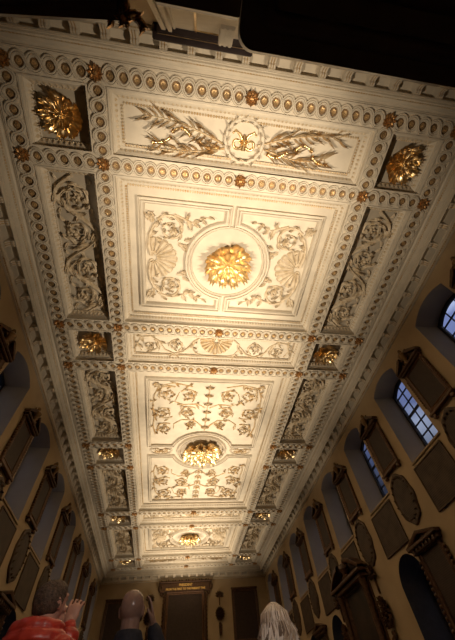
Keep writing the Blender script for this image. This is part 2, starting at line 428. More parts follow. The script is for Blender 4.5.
for k, (y, lab, sc) in enumerate(((3.341, 'large gilded sunburst boss in the circle of the nearest big ceiling panel', 1.), (11.844, 'large gilded boss in the round medallion at the middle of the ceiling', 1.33), (20.347, 'large gilded boss in the circle of the farthest big ceiling panel', 1.))):
    o = bigs if k == 0 else copy_tree(bigs); o.location = (0, y, ZC + DEPC); o.scale = (sc, sc, 1); o.rotation_euler.z = .3*k
    tag(o, lab, 'ceiling boss', 'large gilded bosses on the centre line')

# ------------------------------------------------------------------ rosettes on the rib crossings
def make_rosette():
    e = thing('rosette', 'x', 'rosette', (0, 0, 0)); p, c = MB(), MB()
    for k in range(8): leaf(p, (0.02*cos(PI*k/4), 0.02*sin(PI*k/4)), PI*k/4, .125, .062, .045, .1, DN, .02, 0, .4)
    p.lathe([(.12, 0), (.12, -.02), (.05, -.03)], n=16)
    c.lathe([(.05, -.03), (.05, -.075), (.035, -.10), (.01, -.108)], n=10)
    p.build('petals', M['oldgold'], e, 60); c.build('centre_stud', M['oldgold'], e, 40); return e
rs = make_rosette(); f0 = True
for i, y in enumerate(CY):
    for x, nm in ((-OL, 'left outer rib'), (-IL, 'left inner rib'), (0, None), (IL, 'right inner rib'), (OL, 'right outer rib')):
        if x == 0 and i in (4, 5): continue
        o = rs if f0 else copy_tree(rs); f0 = False
        o.location = (x, y, ZC - .004)
        lab = 'gilded rosette where the %s cross rib from the camera meets the %s' % (ordinal(i), nm) if nm else 'gilded rosette at the middle of the %s cross rib from the camera' % ordinal(i)
        tag(o, lab, 'rosette', 'gilded rosettes on the ribs')

# ------------------------------------------------------------------ central panels
FRAME = [(-.06, 0), (-.055, .035), (-.03, .055), (-.005, .05), (0, .025), (.03, .025), (.035, .05), (.055, .045), (.06, 0)]
def frame_on(mb, path, zc, sc=1.): mb.sweep(path, [(u*sc, h*sc*1.7) for u, h in FRAME], True, 0, lambda x, y, h: (x, y, zc - h))
frames = MB()
zc = ZC + DEPC
def half_frame(yc, hy, s, R, x1=2.19, x0=.13):
    a = math.asin(x0/R); pts = [(s*x1, yc-hy), (s*x0, yc-hy)]
    for k in range(17):
        t = -PI/2 + a + (PI - 2*a)*k/16; pts.append((s*R*cos(t), yc + R*sin(t)))
    pts += [(s*x0, yc+hy), (s*x1, yc+hy)]
    return pts if s > 0 else pts[::-1]
def circle(c, r, n=40, ry=None): return [(c[0]+r*cos(2*PI*k/n), c[1]+(ry or r)*sin(2*PI*k/n)) for k in range(n)]
def half_relief(s):
    st, fo, sh = MB(), MB(), MB(); rng = random.Random(11)
    FF = lambda x, y, h: DN(s*x, y, h)
    shell(sh, (1.93, 0), .62, PI, PI*1.02, 11, FF, .07)
    for v in (-1, 1):
        G = (lambda x, y, h, v=v: DN(s*x, v*y, h))
        stroke(st, [(1.98, .10), (2.03, .35), (2.0, .62), (1.9, .85), (1.72, 1.0)], .045, .035, G, 1.3)
        scroll(st, fo, (1.50, .78), .38, .6, 1, 1.5, .034, .20, G, 12, 0., rng)
        stroke(st, [(1.42, 1.14), (1.15, 1.05), (1.0, .98), (.8, 1.08), (.55, 1.16)], .030, .012, G, 1.2)
        for p, an, L in (((1.15, 1.05), 2.2, .2), ((1.1, 1.03), -2.2, .26), ((.95, 1.0), 2.6, .2), ((.95, 1.0), -2.4, .2), ((.8, 1.08), 2.3, .16), ((.75, 1.08), -2.7, .15), ((.6, 1.15), 3.0, .15), ((1.98, .95), .9, .24), ((1.95, .9), 1.7, .24), ((1.9, .8), 2.5, .22), ((2.0, .6), 2.6, .22), ((1.3, .45), -2.4, .22), ((1.2, .42), -2.0, .2), ((1.15, .5), 2.6, .2), ((1.85, .55), -2.0, .16)):
            leaf(fo, p, an, L, L*.3, .06, rng.uniform(-.9, .9), G)
        flower(fo, (1.98, 1.08), .12, G); flower(fo, (1.12, .36), .10, G)
    return st, fo, sh
hr = {}
for s in (-1, 1):
    st, fo, sh = half_relief(s); e = thing('scroll_relief', 'x', 'ceiling relief', (0, 0, 0))
    st.build('scroll_stem', M['relief'], e, 60); fo.build('acanthus_foliage', M['relief'], e, 60); sh.build('shell', M['relief'], e, 60); hr[s] = e
for k, (yc, w) in enumerate(((3.341, 'nearest'), (20.347, 'farthest'))):
    for s in (-1, 1):
        frame_on(frames, half_frame(yc, 1.42, s, 1.06), zc, 1.25)
        o = hr[s] if k == 0 else copy_tree(hr[s]); o.location = (0, yc, zc)
        tag(o, 'cream shell and scroll relief in the %s half of the %s big ceiling panel' % ('left' if s < 0 else 'right', w), 'ceiling relief', 'shell reliefs of the big panels')
    frame_on(frames, circle((0, yc), .97), zc, .5)
# great middle panel
yc = 11.844
def bite_frame(s, R=1.22, x1=2.14, y_far=4.16, y_near=.36):
    # s = -1: frame on the camera side; an arc bites into the edge facing the medallion
    ang = math.acos(y_near/R); pts = [(-x1, yc + s*y_far), (x1, yc + s*y_far), (x1, yc + s*y_near)]
    for k in range(15):
        t = ang - (2*ang)*k/14; pts.append((R*sin(t), yc + s*R*cos(t)))
    pts.append((-x1, yc + s*y_near)); return pts if s < 0 else pts[::-1]
for s in (-1, 1): frame_on(frames, bite_frame(s), zc, 1.15)
frame_on(frames, circle((0, yc), .96), zc, 1.1)
for s in (-1, 1): frame_on(frames, circle((s*1.66, yc), .43, 28, .28), zc, .6)
frames.build('panel_moulding', M['plaster'], ceiling, 40)
def arabesque(v):
    st, fo = MB(), MB(); rng = random.Random(4)
    for s in (-1, 1):
        F = (lambda x, y, h, s=s: DN(s*x, v*y, h))
        # y runs away from the medallion: 1.3 .. 4.0
        for (cx, cy, r_, a_, d_) in ((1.45, 3.42, .42, 2.2, -1), (.72, 3.35, .34, .6, 1), (1.55, 2.42, .38, -2.4, 1), (.70, 2.42, .36, 2.4, -1), (1.55, 1.45, .36, 2.2, -1), (.55, 1.72, .20, -2., 1)):
            scroll(st, fo, (cx, cy), r_, a_, d_, 1.35, .024, .2, F, 11, 0., rng)
        stroke(st, [(.12, 1.6), (.45, 1.98), (.9, 2.0), (1.2, 1.75), (1.2, 1.45)], .024, .02, F, 1.1)
        stroke(st, [(1.9, 1.1), (1.98, 1.6), (1.93, 2.1), (1.98, 2.7), (1.93, 3.3), (1.75, 3.8), (1.2, 3.95), (.6, 3.8)], .024, .02, F, 1.1)
        stroke(st, [(.08, 2.7), (.4, 2.9), (.9, 2.85), (1.2, 3.0), (1.05, 3.5)], .022, .015, F, 1.1)
        for q in range(26):
            x, y = rng.choice([(1.95, 3.0), (1.93, 2.5), (1.98, 2.7), (.9, 2.0), (.45, 1.95), (1.85, 3.5), (1.75, 3.8), (1.2, 3.95), (.7, 3.85), (.4, 2.9), (.9, 2.85), (1.2, 3.0), (1.95, 1.6), (1.93, 2.1), (1.9, 1.15), (1.2, 1.7)])
            leaf(fo, (x, y), rng.uniform(0, 6.28), rng.uniform(.13, .24), .045, .045, rng.uniform(-1, 1), F)
        flower(fo, (1.85, 3.88), .13, F); flower(fo, (.62, 2.5), .11, F); flower(fo, (1.9, 2.25), .1, F)
    F = lambda x, y, h: DN(x, v*y, h)
    stroke(st, [(0, 1.35), (0, 3.9)], .022, .018, F)
    for y in (1.5, 1.95, 2.4, 2.85, 3.3, 3.7):
        for s in (-1, 1): leaf(fo, (0, y), PI/2 + s*1.1, .22, .05, .05, -s*.8, F)
        flower(fo, (0, y+.1), .085, F)
    return st, fo
for v, w in ((-1, 'camera side'), (1, 'far side')):
    st, fo = arabesque(v); e = thing('scroll_relief', 'gold-touched arabesque relief in the great middle panel, %s of the medallion' % w, 'ceiling relief', (0, yc, zc), 0, 'arabesques of the middle panel')
    st.build('scroll_stem', M['gilt_relief'], e, 60); fo.build('foliage', M['gilt_relief'], e, 60)
for s in (-1, 1):
    st, fo = MB(), MB()
    for k in (-1, 1):
        stroke(st, spiral((k*.17, 0), .15, .03, PI/2, 1.3, k), .022, .014)
        for q in range(6): leaf(fo, (k*(.1+.04*q), .05*(-1)**q), 1.57*(-1)**q + .3*k, .14, .04, .04, .6)
    flower(fo, (0, 0), .1)
    e = thing('oval_cartouche', 'small oval foliage cartouche %s of the round medallion in the middle panel' % ('left' if s < 0 else 'right'), 'ceiling relief', (s*1.66, yc, zc))
    st.build('scroll_stem', M['gilt_relief'], e, 60); fo.build('foliage', M['gilt_relief'], e, 60)
# shell panels
def shell_panel():
    st, fo, sh = MB(), MB(), MB(); rng = random.Random(8)
    shell(sh, (0, -.26), .56, PI/2, PI*.98, 11, DN, .06)
    for s in (-1, 1):
        F = (lambda x, y, h, s=s: DN(s*x, y, h))
        stroke(st, [(.15, -.3), (.5, -.34), (.72, -.15), (.75, .1), (.62, .32), (.35, .38)], .03, .02, F, 1.2)
        stroke(st, [(.75, -.05), (1.0, .25), (1.3, .36), (1.6, .2), (1.75, -.1), (2.0, -.3), (2.3, -.25), (2.42, .05), (2.3, .3)], .03, .02, F, 1.2)
        scroll(st, fo, (1.28, -.0), .27, 2.0, 1, 1.4, .026, .17, F, 9, 0., rng)
        scroll(st, fo, (2.02, .08), .27, -2.0, -1, 1.4, .026, .17, F, 9, 0., rng)
        for q in range(16):
            x, y = rng.choice([(.72, -.15), (.75, .1), (.62, .32), (1.0, .25), (1.3, .36), (1.6, .2), (1.75, -.1), (2.0, -.3), (2.3, -.25), (2.4, .05)])
            leaf(fo, (x, y), rng.uniform(0, 6.28), rng.uniform(.12, .2), .045, .05, rng.uniform(-1, 1), F)
    return st, fo, sh
st, fo, sh = shell_panel(); e0 = thing('scroll_relief', 'x', 'ceiling relief', (0, 0, 0))
st.build('scroll_stem', M['relief'], e0, 60); fo.build('acanthus_foliage', M['relief'], e0, 60); sh.build('shell', M['gilt_relief'], e0, 60)
for k, (y, w) in enumerate((((CY[2]+CY[3])/2, 'nearer'), ((CY[6]+CY[7])/2, 'farther'))):
    o = e0 if k == 0 else copy_tree(e0); o.location = (0, y, zc)
    tag(o, 'fan shell between acanthus scrolls on the %s narrow cross panel of the ceiling' % w, 'ceiling relief', 'shell cross panels')
# laurel spray panels
def swag():
    wr, br, rbs = MB(), MB(), {-1: MB(), 1: MB(), 0: MB()}; rng = random.Random(21)
    stroke(wr, circle((0, 0), .40, 40) + [(.40, 0)], .05, .05, DN, .9)
    for k in range(28):
        a = 2*PI*k/28; leaf(wr, (.40*cos(a), .40*sin(a)), a + PI/2 + (.5 if k % 2 else -.5), .13, .035, .07, 0, DN)
    for s in (-1, 1):
        F = (lambda x, y, h, s=s: DN(s*x, y, h))
        for y1, bend, ln in ((.22, .05, 1.55), (-.16, -.05, 1.75)):
            stem = [(.30 + ln*t, -.05*s + y1*sin(t*2.2)*1.1 - (.12 if y1 < 0 else 0)*t + .1*(1-t)) for t in (i/14 for i in range(15))]
            stroke(br, stem, .026, .010, F, 1.2)
            for i in range(2, 15):
                x, y = stem[i]
                for q in (-1, 1):
                    leaf(br, (x, y), q*rng.uniform(.45, 1.05), rng.uniform(.28, .44)*(1 - .25*i/15), .028, .07, -q*rng.uniform(.2, 1.1), F, 0., 0, .8)
        # ribbon
        rb = rbs[s]
        for (a, b, c) in (((.55, .18), (.75, .30), (.95, .10)), ((1.15, .02), (1.3, -.16), (1.5, .0)), ((1.55, .12), (1.7, .26), (1.9, .24))):
            pts = [tuple((1-t)**2*a[k] + 2*t*(1-t)*b[k] + t*t*c[k] for k in (0, 1)) for t in (i/8 for i in range(9))]
            stroke(rb, pts, .030, .018, F, .7, .045)
            for p in pts[::4]: flower(rb, p, .055, F, 5, .05, .02)
        # bow in the wreath
        rb = rbs[0]
        stroke(rb, spiral((.14, .05), .13, .05, PI, 1.0, -1, 14), .035, .02, F, .9)
        stroke(rb, [(.02, 0), (.1, -.12), (.2, -.18), (.26, -.12)], .035, .02, F, .9)
    stroke(rb, [(0, .18), (0, -.12)], .05, .03); flower(rb, (0, .03), .1)
    return wr, br, rbs
wr, br, rbs = swag(); e0 = thing('laurel_relief', 'x', 'ceiling relief', (0, 0, 0))
wr.build('wreath', M['plaster'], e0, 60); br.build('laurel_branches', M['gilt_relief'], e0, 60); rbs[-1].build('gilded_ribbon', M['gold'], e0, 60); rbs[1].build('gilded_ribbon', M['gold'], e0, 60); rbs[0].build('gilded_bow', M['gold'], e0, 60)
for k, (y, w, r) in enumerate((((CY[0]+CY[1])/2, 'nearest', 0), ((CY[8]+CY[9])/2, 'farthest', PI))):
    o = e0 if k == 0 else copy_tree(e0); o.location = (0, y, zc); o.rotation_euler.z = r
    tag(o, 'wreath with laurel sprays and gilded ribbon on the %s cross panel of the ceiling' % w, 'ceiling relief', 'laurel cross panels')

# ------------------------------------------------------------------ cornice
CP = [(0, -.56), (.05, -.56), (.055, -.53), (.035, -.515), (.06, -.49), (.06, -.43), (.075, -.41), (.075, -.18), (.255, -.18), (.255, -.31), (.275, -.32), (.285, -.31), (.285, -.20), (.30, -.195), (.30, -.13), (.315, -.06), (.34, -.055), (.35, -.03), (.40, -.025), (.43, .004)]
def modillion():
    mb = MB()
    side = [(.0, .0), (.17, .0), (.18, -.02), (.18, -.11), (.155, -.15), (.12, -.155), (.09, -.14), (.06, -.16), (.03, -.21), (.0, -.22)]
    w = .066
    mb.prism(side, -w, w, 'x', 0)
    for u in (-.046, 0, .046):
        mb.prism([(a*1.03 + .0, b*1.12) for a, b in side[2:]] + [(.0, -.01)], u-.013, u+.013, 'x', 0)
    for u in (-.023, .023):
        mb.prism([(a + .003, b - .004) for a, b in side[2:]] + [(0, -.01)], u-.012, u+.012, 'x', 1)
    mb.box(-w-.012, w+.012, 0, .18, -.02, .0, 0)
    return mb
mod_src = None
def cornice(name, L, loc, rz):
    """local x along the wall from 0 to L, local y out of the wall; mitred at 45 degrees"""
    global mod_src
    mb, bd = MB(), MB()
    mb.grid([[(u, u, h) for u, h in CP], [(L-u, u, h) for u, h in CP]])
    o = struct(mb.build(name, M['plaster'], None, 30)); o.location = loc; o.rotation_euler.z = rz
    n = int((L - .8)/.055)
    for k in range(n):
        x = .4 + (L-.8)*(k+.5)/n
        bd.add([(x-.022, .335, -.055), (x+.022, .335, -.055), (x, .350, -.062), (x-.022, .355, -.030), (x+.022, .355, -.030)], [(0, 1, 2), (0, 2, 3), (1, 4, 2), (2, 4, 3)])
        x2 = .1 + (L-.2)*(k+.5)/n
        bd.box(x2-.02, x2+.02, .03, .068, -.548, -.51)
    bd.build('gilded_beading', M['gilt_relief'], o, 50)
    n = int((L-.5)/.475)
    for k in range(n):
        x = L/2 + .475*(k - (n-1)/2)
        if mod_src is None: m = modillion().build('modillion', [M['plaster'], M['gilt_relief']], o, 35); mod_src = m
        else: m = mod_src.copy(); COL.objects.link(m); m.parent = o
        m.location = (x, .074, -.178)
    return o
LW, SW = YF - YN, 2*WX
cornice('trim_30', LW, (WX, YN, ZC), PI/2)
cornice('trim_31', LW, (-WX, YF, ZC), -PI/2)
cornice('trim_32', SW, (WX, YF, ZC), PI)
cornice('trim_33', SW, (-WX, YN, ZC), 0)

# ------------------------------------------------------------------ walls, windows
WY = [3.48 + 2.85*k for k in range(-1, 8)]
HWN, SILL, SPR, RISE, DEP = .67, 5.22, 7.42, .20, .78
LH, LSILL, LSPR, LRISE = .62, .9, 3.42, .50
def arch(yc, hw, spr, rise, n=12):
    R = (hw*hw + rise*rise)/(2*rise); a = math.asin(min(1, hw/R)); zc_ = spr + rise - R
    return [(yc + R*sin(-a + 2*a*k/n), zc_ + R*cos(-a + 2*a*k/n)) for k in range(n+1)]
def side_wall(name, sgn, skip_low):
    mb = MB(); X = sgn*WX
    P = lambda y, z: (X, y, z)
    def quad(y0, y1, z0, z1): mb.add([P(y0, z0), P(y1, z0), P(y1, z1), P(y0, z1)], [(0, 1, 2, 3)])
    ycur = YN - .3; top = ZC + .3
    for k, y in enumerate(WY):
        lo = max(y - HWN, YN - .3)
        quad(ycur, lo, 0, top)
        # lower opening
        up = [(a, b) for a, b in arch(y, HWN, SPR, RISE)]
        if k in skip_low: quad(lo, y+HWN, 0, SILL)
        else:
            lw = arch(y, LH, LSPR, LRISE)
            quad(lo, y-LH, 0, SILL); quad(y+LH, y+HWN, 0, SILL); quad(y-LH, y+LH, 0, LSILL)
            pts = lw + [(y+LH, SILL), (y-LH, SILL)]; mb.add([P(*p) for p in pts], [tuple(range(len(pts)))])
        pts = up + [(y+HWN, top), (y-HWN, top)]; mb.add([P(*p) for p in pts], [tuple(range(len(pts)))])
        ycur = y + HWN
    quad(ycur, YF + .3, 0, top)
    w = struct(mb.build(name, M['wall'], None, smooth=False))
    return w
side_wall('wall_right', 1, {4 - 0})
side_wall('wall_left', -1, set())
struct(MB().box(-WX-.3, WX+.3, YF, YF+.2, 0, ZC+.3).build('wall_far', M['wall'], smooth=False))
struct(MB().box(-WX-.3, WX+.3, YN-.2, YN, 0, ZC+.3).build('wall_near', M['wall'], smooth=False))
struct(MB().box(-WX-1.2, WX+1.2, YN-.4, YF+.4, -.15, 0).build('floor', M['floor'], smooth=False))
wn = 0
def window(y, sgn, hw, sill, spr, rise, dep, splay, frame_w, ncol, nrow, sill_rise, rm='reveal'):
    """one window: reveal, sill, frame, glazing bars and panes"""
    global wn
    wn += 1
    base = thing('window_%d' % wn, '', '', (sgn*WX, y, sill), -PI/2 if sgn < 0 else PI/2); del base['label']; del base['category']; base['kind'] = 'structure'
    # local: x along wall, y out into room (negative = outwards), z up
    A = [(a, b - sill) for a, b in arch(0, hw, spr, rise)]
    prof0 = [(-hw, 0)] + A + [(hw, 0)]
    hi = hw - splay; A2 = [(a, b - sill) for a, b in arch(0, hi, spr, rise*hi/hw)]
    prof1 = [(-hi, sill_rise)] + A2 + [(hi, sill_rise)]
    rv = MB(); rv.grid([[(a, 0, b) for a, b in prof0], [(a, -dep, b) for a, b in prof1]])
    rv.build('reveal', M[rm], base, 30)
    sl = MB(); sl.add([(-hw, 0, 0), (hw, 0, 0), (hi, -dep, sill_rise), (-hi, -dep, sill_rise)], [(0, 1, 2, 3)])
    sl.bev(-hw-.03, hw+.03, -.02, .035, -.05, .0, .008); sl.build('window_sill', M['wall'], base, 30)
    fr = MB()
    ring_o = prof1; cz_ = (sill_rise + spr - sill)/2
    ring_i = [(a*(1 - frame_w/hi), cz_ + (b - cz_)*(1 - frame_w/(cz_*.9))) for a, b in prof1]
    r0 = [(a, -dep-.06, b) for a, b in ring_o]; r1 = [(a, -dep+.02, b) for a, b in ring_o]; r2 = [(a, -dep+.02, b) for a, b in ring_i]; r3 = [(a, -dep-.06, b) for a, b in ring_i]
    fr.grid([[r[i] for r in (r0, r1, r2, r3)] for i in list(range(len(r0))) + [0]], True)
    fr.build('window_frame', M['sash'], base, 30)
    gb = MB(); zlo, zhi = sill_rise + .02, spr - sill + rise*.8
    for c in range(1, ncol):
        x = -hi + 2*hi*c/ncol; gb.box(x-.014, x+.014, -dep-.05, -dep-.015, zlo, zhi)
    for r in range(1, nrow):
        z = zlo + (zhi - zlo)*r/nrow; t = .035 if r == nrow//2 else .013
        gb.box(-hi, hi, -dep-.05, -dep-.012, z-t, z+t)
    gb.build('glazing_bars', M['sash'], base, smooth=False)
    gp = MB(); q = [(a*.99, -dep-.035, b) for a, b in prof1]; gp.add(q, [tuple(range(len(q)))]); gp.build('window_pane', M['glass'], base, smooth=False)
for sgn in (1, -1):
    for k, y in enumerate(WY):
        window(y, sgn, HWN, SILL, SPR, RISE, .66, .05, .08, 3, 6, .38)
        if not (sgn > 0 and k == 4): window(y, sgn, LH, LSILL, LSPR, LRISE, .75, .06, .10, 3, 7, .05, 'shutter')

# ------------------------------------------------------------------ wall tablets
def rect(x0, x1, z0, z1): return [(x0, z0), (x1, z0), (x1, z1), (x0, z1)]
WF = [(-.075, 0), (-.075, .06), (-.05, .085), (-.03, .06), (0, .05), (.02, .065), (.04, .05), (.045, .02)]
def make_tablet():
    e = thing('benefactor_tablet', 'x', 'wall tablet', (0, 0, 0))
    W, H = .45, 1.26
    fr = MB(); fr.sweep(rect(-W+.07, W-.07, .07, H-.05), WF, True, 0, WALLM, 1)
    fr.bev(-W-.05, W+.05, 0, .11, -.07, .0, .015); fr.bev(-W, -W+.12, 0, .09, -.16, -.06, .02); fr.bev(W-.12, W, 0, .09, -.16, -.06, .02)
    for s in (-1, 1):
        for q in range(12): fr.ball((s*(W+.01), .05, .2+q*.075), (.028, .04, .034), 8, 5)
    fr.box(-W+.03, W-.03, 0, .02, .03, H)
    fr.build('frame', M['midwood'], e, 40)
    ip = MB(); ip.box(-W+.10, W-.10, .005, .03, .10, H-.08); ip.build('inscription_panel', M['insc'], e, smooth=False)
    pd = MB(); pd.bev(-W-.08, W+.08, 0, .17, H, H+.07, .02); pd.bev(-W-.03, W+.03, 0, .13, H-.05, H, .015)
    for s in (-1, 1):
        pd.prism([(s*(W+.09), H+.07), (s*.16, H+.30), (s*.16, H+.38), (s*.22, H+.38), (s*(W+.09), H+.14)][::s], 0, .16, 'y')
        pd.prism([(s*(W-.03), H+.07), (s*.20, H+.07), (s*.20, H+.26)][::s], 0, .06, 'y')
    pd.build('pediment', M['wood'], e, 30)
    fg = MB(); fg.lathe([(.09, H+.06), (.10, H+.10), (.05, H+.13), (.06, H+.20), (.12, H+.30), (.13, H+.38), (.08, H+.45), (.04, H+.48), (.055, H+.52), (.035, H+.58), (.01, H+.60)], (0, .09, 0), 12)
    for s in (-1, 1):
        fg.tube([(s*.1, .09, H+.4), (s*.19, .09, H+.43), (s*.2, .09, H+.33), (s*.12, .09, H+.28)], .022, 6)
    fg.build('urn_finial', M['bronze'], e, 40)
    return e
def make_cartouche():
    e = thing('oval_cartouche', 'x', 'wall cartouche', (0, 0, 0)); n = 48
    bd = MB(); F = lambda k, sc: 1 + .035*sin(k*2*PI*8/n + .8)*sc + .03*cos(k*4*PI/n + PI)*sc
    def ring(a, b, h, sc): return [(a*F(k, sc)*cos(2*PI*k/n), h, b*F(k, sc)*sin(2*PI*k/n)) for k in range(n)]
    bd.grid([ring(.47, .60, 0, 1.), ring(.46, .59, .045, 1.), ring(.42, .54, .06, .6), ring(.38, .49, .035, .2)], True)
    for k in range(18):
        a = 2*PI*k/18; leaf(bd, (.39*cos(a), .50*sin(a)), a + 1.3, .10, .035, .045, .8, WALLM)
    bd.build('scroll_border', M['cart'], e, 50)
    f = MB(); f.grid([ring(.385, .495, .035, .2), ring(.2, .26, .05, 0), ring(.02, .02, .055, 0)], True, 0, True); f.build('inscription_field', M['panelpaint'], e, 50)
    return e
def make_panel():
    e = thing('inscribed_panel', 'x', 'wall panel', (0, 0, 0))
    a = MB(); a.bev(-.64, .64, 0, .03, -.52, .52, .008); a.build('board', M['panelpaint'], e, 30)
    b = MB(); b.sweep(rect(-.62, .62, -.50, .50), [(-.02, .03), (-.015, .045), (.015, .045), (.02, .03)], True, 0, WALLM); b.build('edge_moulding', M['cart'], e, 30)
    return e
def make_lower():
    e = thing('pedimented_tablet', 'x', 'wall tablet', (0, 0, 0)); W, H = .50, 1.9
    fr = MB(); fr.sweep(rect(-W+.07, W-.07, .07, H-.08), WF, True, 0, WALLM); fr.box(-W+.02, W-.02, 0, .02, .02, H)
    for s in (-1, 1):
        for q in range(16): fr.ball((s*(W+.05), .05, .15+q*.1), (.05, .045, .045), 8, 5)
    fr.bev(-W-.1, W+.1, 0, .14, -.12, 0, .02); fr.build('frame', M['wood'], e, 40)
    ip = MB(); ip.box(-W+.11, W-.11, .005, .03, .11, H-.12); ip.build('inscription_panel', M['insc'], e, smooth=False)
    pd = MB(); pd.bev(-W-.17, W+.17, 0, .20, H, H+.08, .02); pd.bev(-W-.1, W+.1, 0, .13, H-.1, H, .02)
    pd.sweep([(-W-.17, H+.08), (0, H+.26), (W+.17, H+.08)], [(-.075, 0), (-.075, .18), (-.03, .2), (0, .2), (0, 0)], False, 0, WALLM)
    pd.prism([(-W-.05, H+.08), (W+.05, H+.08), (0, H+.23)], 0, .07, 'y')
    for q in range(7): pd.box(-W+.02+q*.157-.03, -W+.02+q*.157+.03, 0, .165, H-.06, H)
    pd.build('pediment', M['wood'], e, 30)
    return e
src = dict(t=make_tablet(), o=make_cartouche(), p=make_panel(), l=make_lower()); used = {k: False for k in src}
def place(k, sgn, y, z, label, group):
    o = src[k] if not used[k] else copy_tree(src[k]); used[k] = True
    o.location = (sgn*WX, y, z); o.rotation_euler.z = PI/2 if sgn > 0 else -PI/2
    tag(o, label, src[k]['category'], group)
for sgn in (1, -1):
    sd = 'right' if sgn > 0 else 'left'
    for k in range(9):
        y = WY[k]
        nth = ordinal(k)
        if k < 8:
            ym = y + 1.425 + .1
            place('t', sgn, ym, 5.58, 'dark tablet with urn-topped broken pediment after the %s upper window, %s wall' % (nth, sd), 'benefactor tablets between the upper windows')
            place('o', sgn, ym + .08, 4.80, 'brown scalloped oval cartouche, %s from the camera along the %s wall' % (nth, sd), 'oval cartouches under the tablets')
            if not (sgn > 0 and k in (3, 4)):
                place('l', sgn, ym + .12, 1.88, 'tall tablet with triangular pediment after the %s lower arched window on the %s wall' % (nth, sd), 'pedimented tablets of the lower row')
        if sgn > 0 and k == 4: pass
        place('p', sgn, y + .07, 4.57, 'dark inscribed panel under the %s upper window on the %s wall' % (nth, sd), 'inscribed panels under the upper windows')

# carved drops
def make_drop(H=2.2):
    e = thing('carved_drop', 'x', 'wall carving', (0, 0, 0)); a, b, c = MB(), MB(), MB(); rng = random.Random(2)
    for k in range(9): leaf(a, (0, H-.35), PI*(k/8)*1.1 - .15, .27, .075, .07, rng.uniform(-.4, .4), WALLM)
    flower(a, (0, H-.3), .15, WALLM, 6, .08)
    a.tube([(0, .03, H-.3), (0, .03, H-.75)], .035, 6)
    for k in range(16):
        t = 2*PI*k/16; leaf(b, (.12*cos(t), H*.47+.16*sin(t)), t, .19, .06, .07, .8, WALLM)
    for k in range(7):
        t = 2*PI*k/7; flower(b, (.11*cos(t), H*.47+.14*sin(t)), .09, WALLM, 5, .08)
    flower(b, (0, H*.47), .10, WALLM, 6, .1)
    for k in range(10): leaf(c, (0, H*.30 - k*.055), -PI/2 + (.55 if k % 2 else -.55), .2*(1-k*.05), .06, .07, 0, WALLM)
    for k in range(7): c.ball((.03*(-1)**k, .06, H*.28 - k*.075), (.055-.004*k, .045, .055), 8, 6)
    a.build('upper_foliage', M['wood'], e, 60); b.build('flower_cluster', M['wood'], e, 60); c.build('lower_foliage', M['wood'], e, 60)
    return e
dr = make_drop()
for k, (x, y, z, rz, lab) in enumerate(((-2.05, YF, 5.15, PI, 'carved foliage drop left of the gold-lettered board on the far wall'), (2.12, YF, 5.15, PI, 'carved foliage drop right of the gold-lettered board on the far wall'),
        (WX, 11.0, 2.15, PI/2, 'dark carved foliage drop on the camera side of the portrait on the right wall'), (WX, 14.07, 2.15, PI/2, 'dark carved foliage drop beyond the portrait on the right wall'))):
    o = dr if k == 0 else copy_tree(dr); o.location = (x, y, z); o.rotation_euler.z = rz; tag(o, lab, 'wall carving', 'carved foliage drops')

# portrait in an aedicule on the right wall
e = thing('portrait_frame', 'large dark portrait in a columned frame with broken pediment on the right wall', 'picture', (WX, 12.55, 1.2), PI/2)
cv = MB(); cv.box(-.72, .72, .02, .05, .05, 2.85); cv.build('canvas', M['canvas'], e, smooth=False)
fr = MB(); fr.sweep(rect(-.74, .74, .03, 2.87), [(u*1.3, h*1.4) for u, h in WF], True, 0, WALLM)
fr.box(-1.15, 1.15, 0, .03, -.1, 3.05)
for s in (-1, 1):
    fr.lathe([(.12, -.1), (.12, .0), (.09, .06), (.085, 2.6), (.10, 2.7), (.13, 2.82), (.13, 2.9)], (s*1.0, .13, 0), 14)
fr.bev(-1.25, 1.25, 0, .3, -.25, -.1, .03); fr.bev(-1.2, 1.2, 0, .26, 2.9, 3.02, .02); fr.bev(-1.32, 1.32, 0, .36, 3.02, 3.12, .03)
fr.build('frame', M['wood'], e, 40)
pd = MB()
for s in (-1, 1):
    arc = [(s*(1.32 - 1.0*t), 3.12 + .42*sin(t*PI*.5)) for t in (i/8 for i in range(9))]
    pd.sweep(arc, [(-.06, 0), (-.06, .3), (-.01, .34), (.06, .34), (.06, 0)], False, 0, WALLM)
    pd.tube([(s*.32 + .07*cos(t), .2, 3.5 + .07*sin(t)) for t in (i*.7 for i in range(8))], .035, 8)
pd.lathe([(.14, 3.12), (.16, 3.2), (.07, 3.26), (.17, 3.42), (.14, 3.55), (.05, 3.6), (.02, 3.68)], (0, .16, 0), 14)
pd.build('broken_pediment', M['wood'], e, 40)

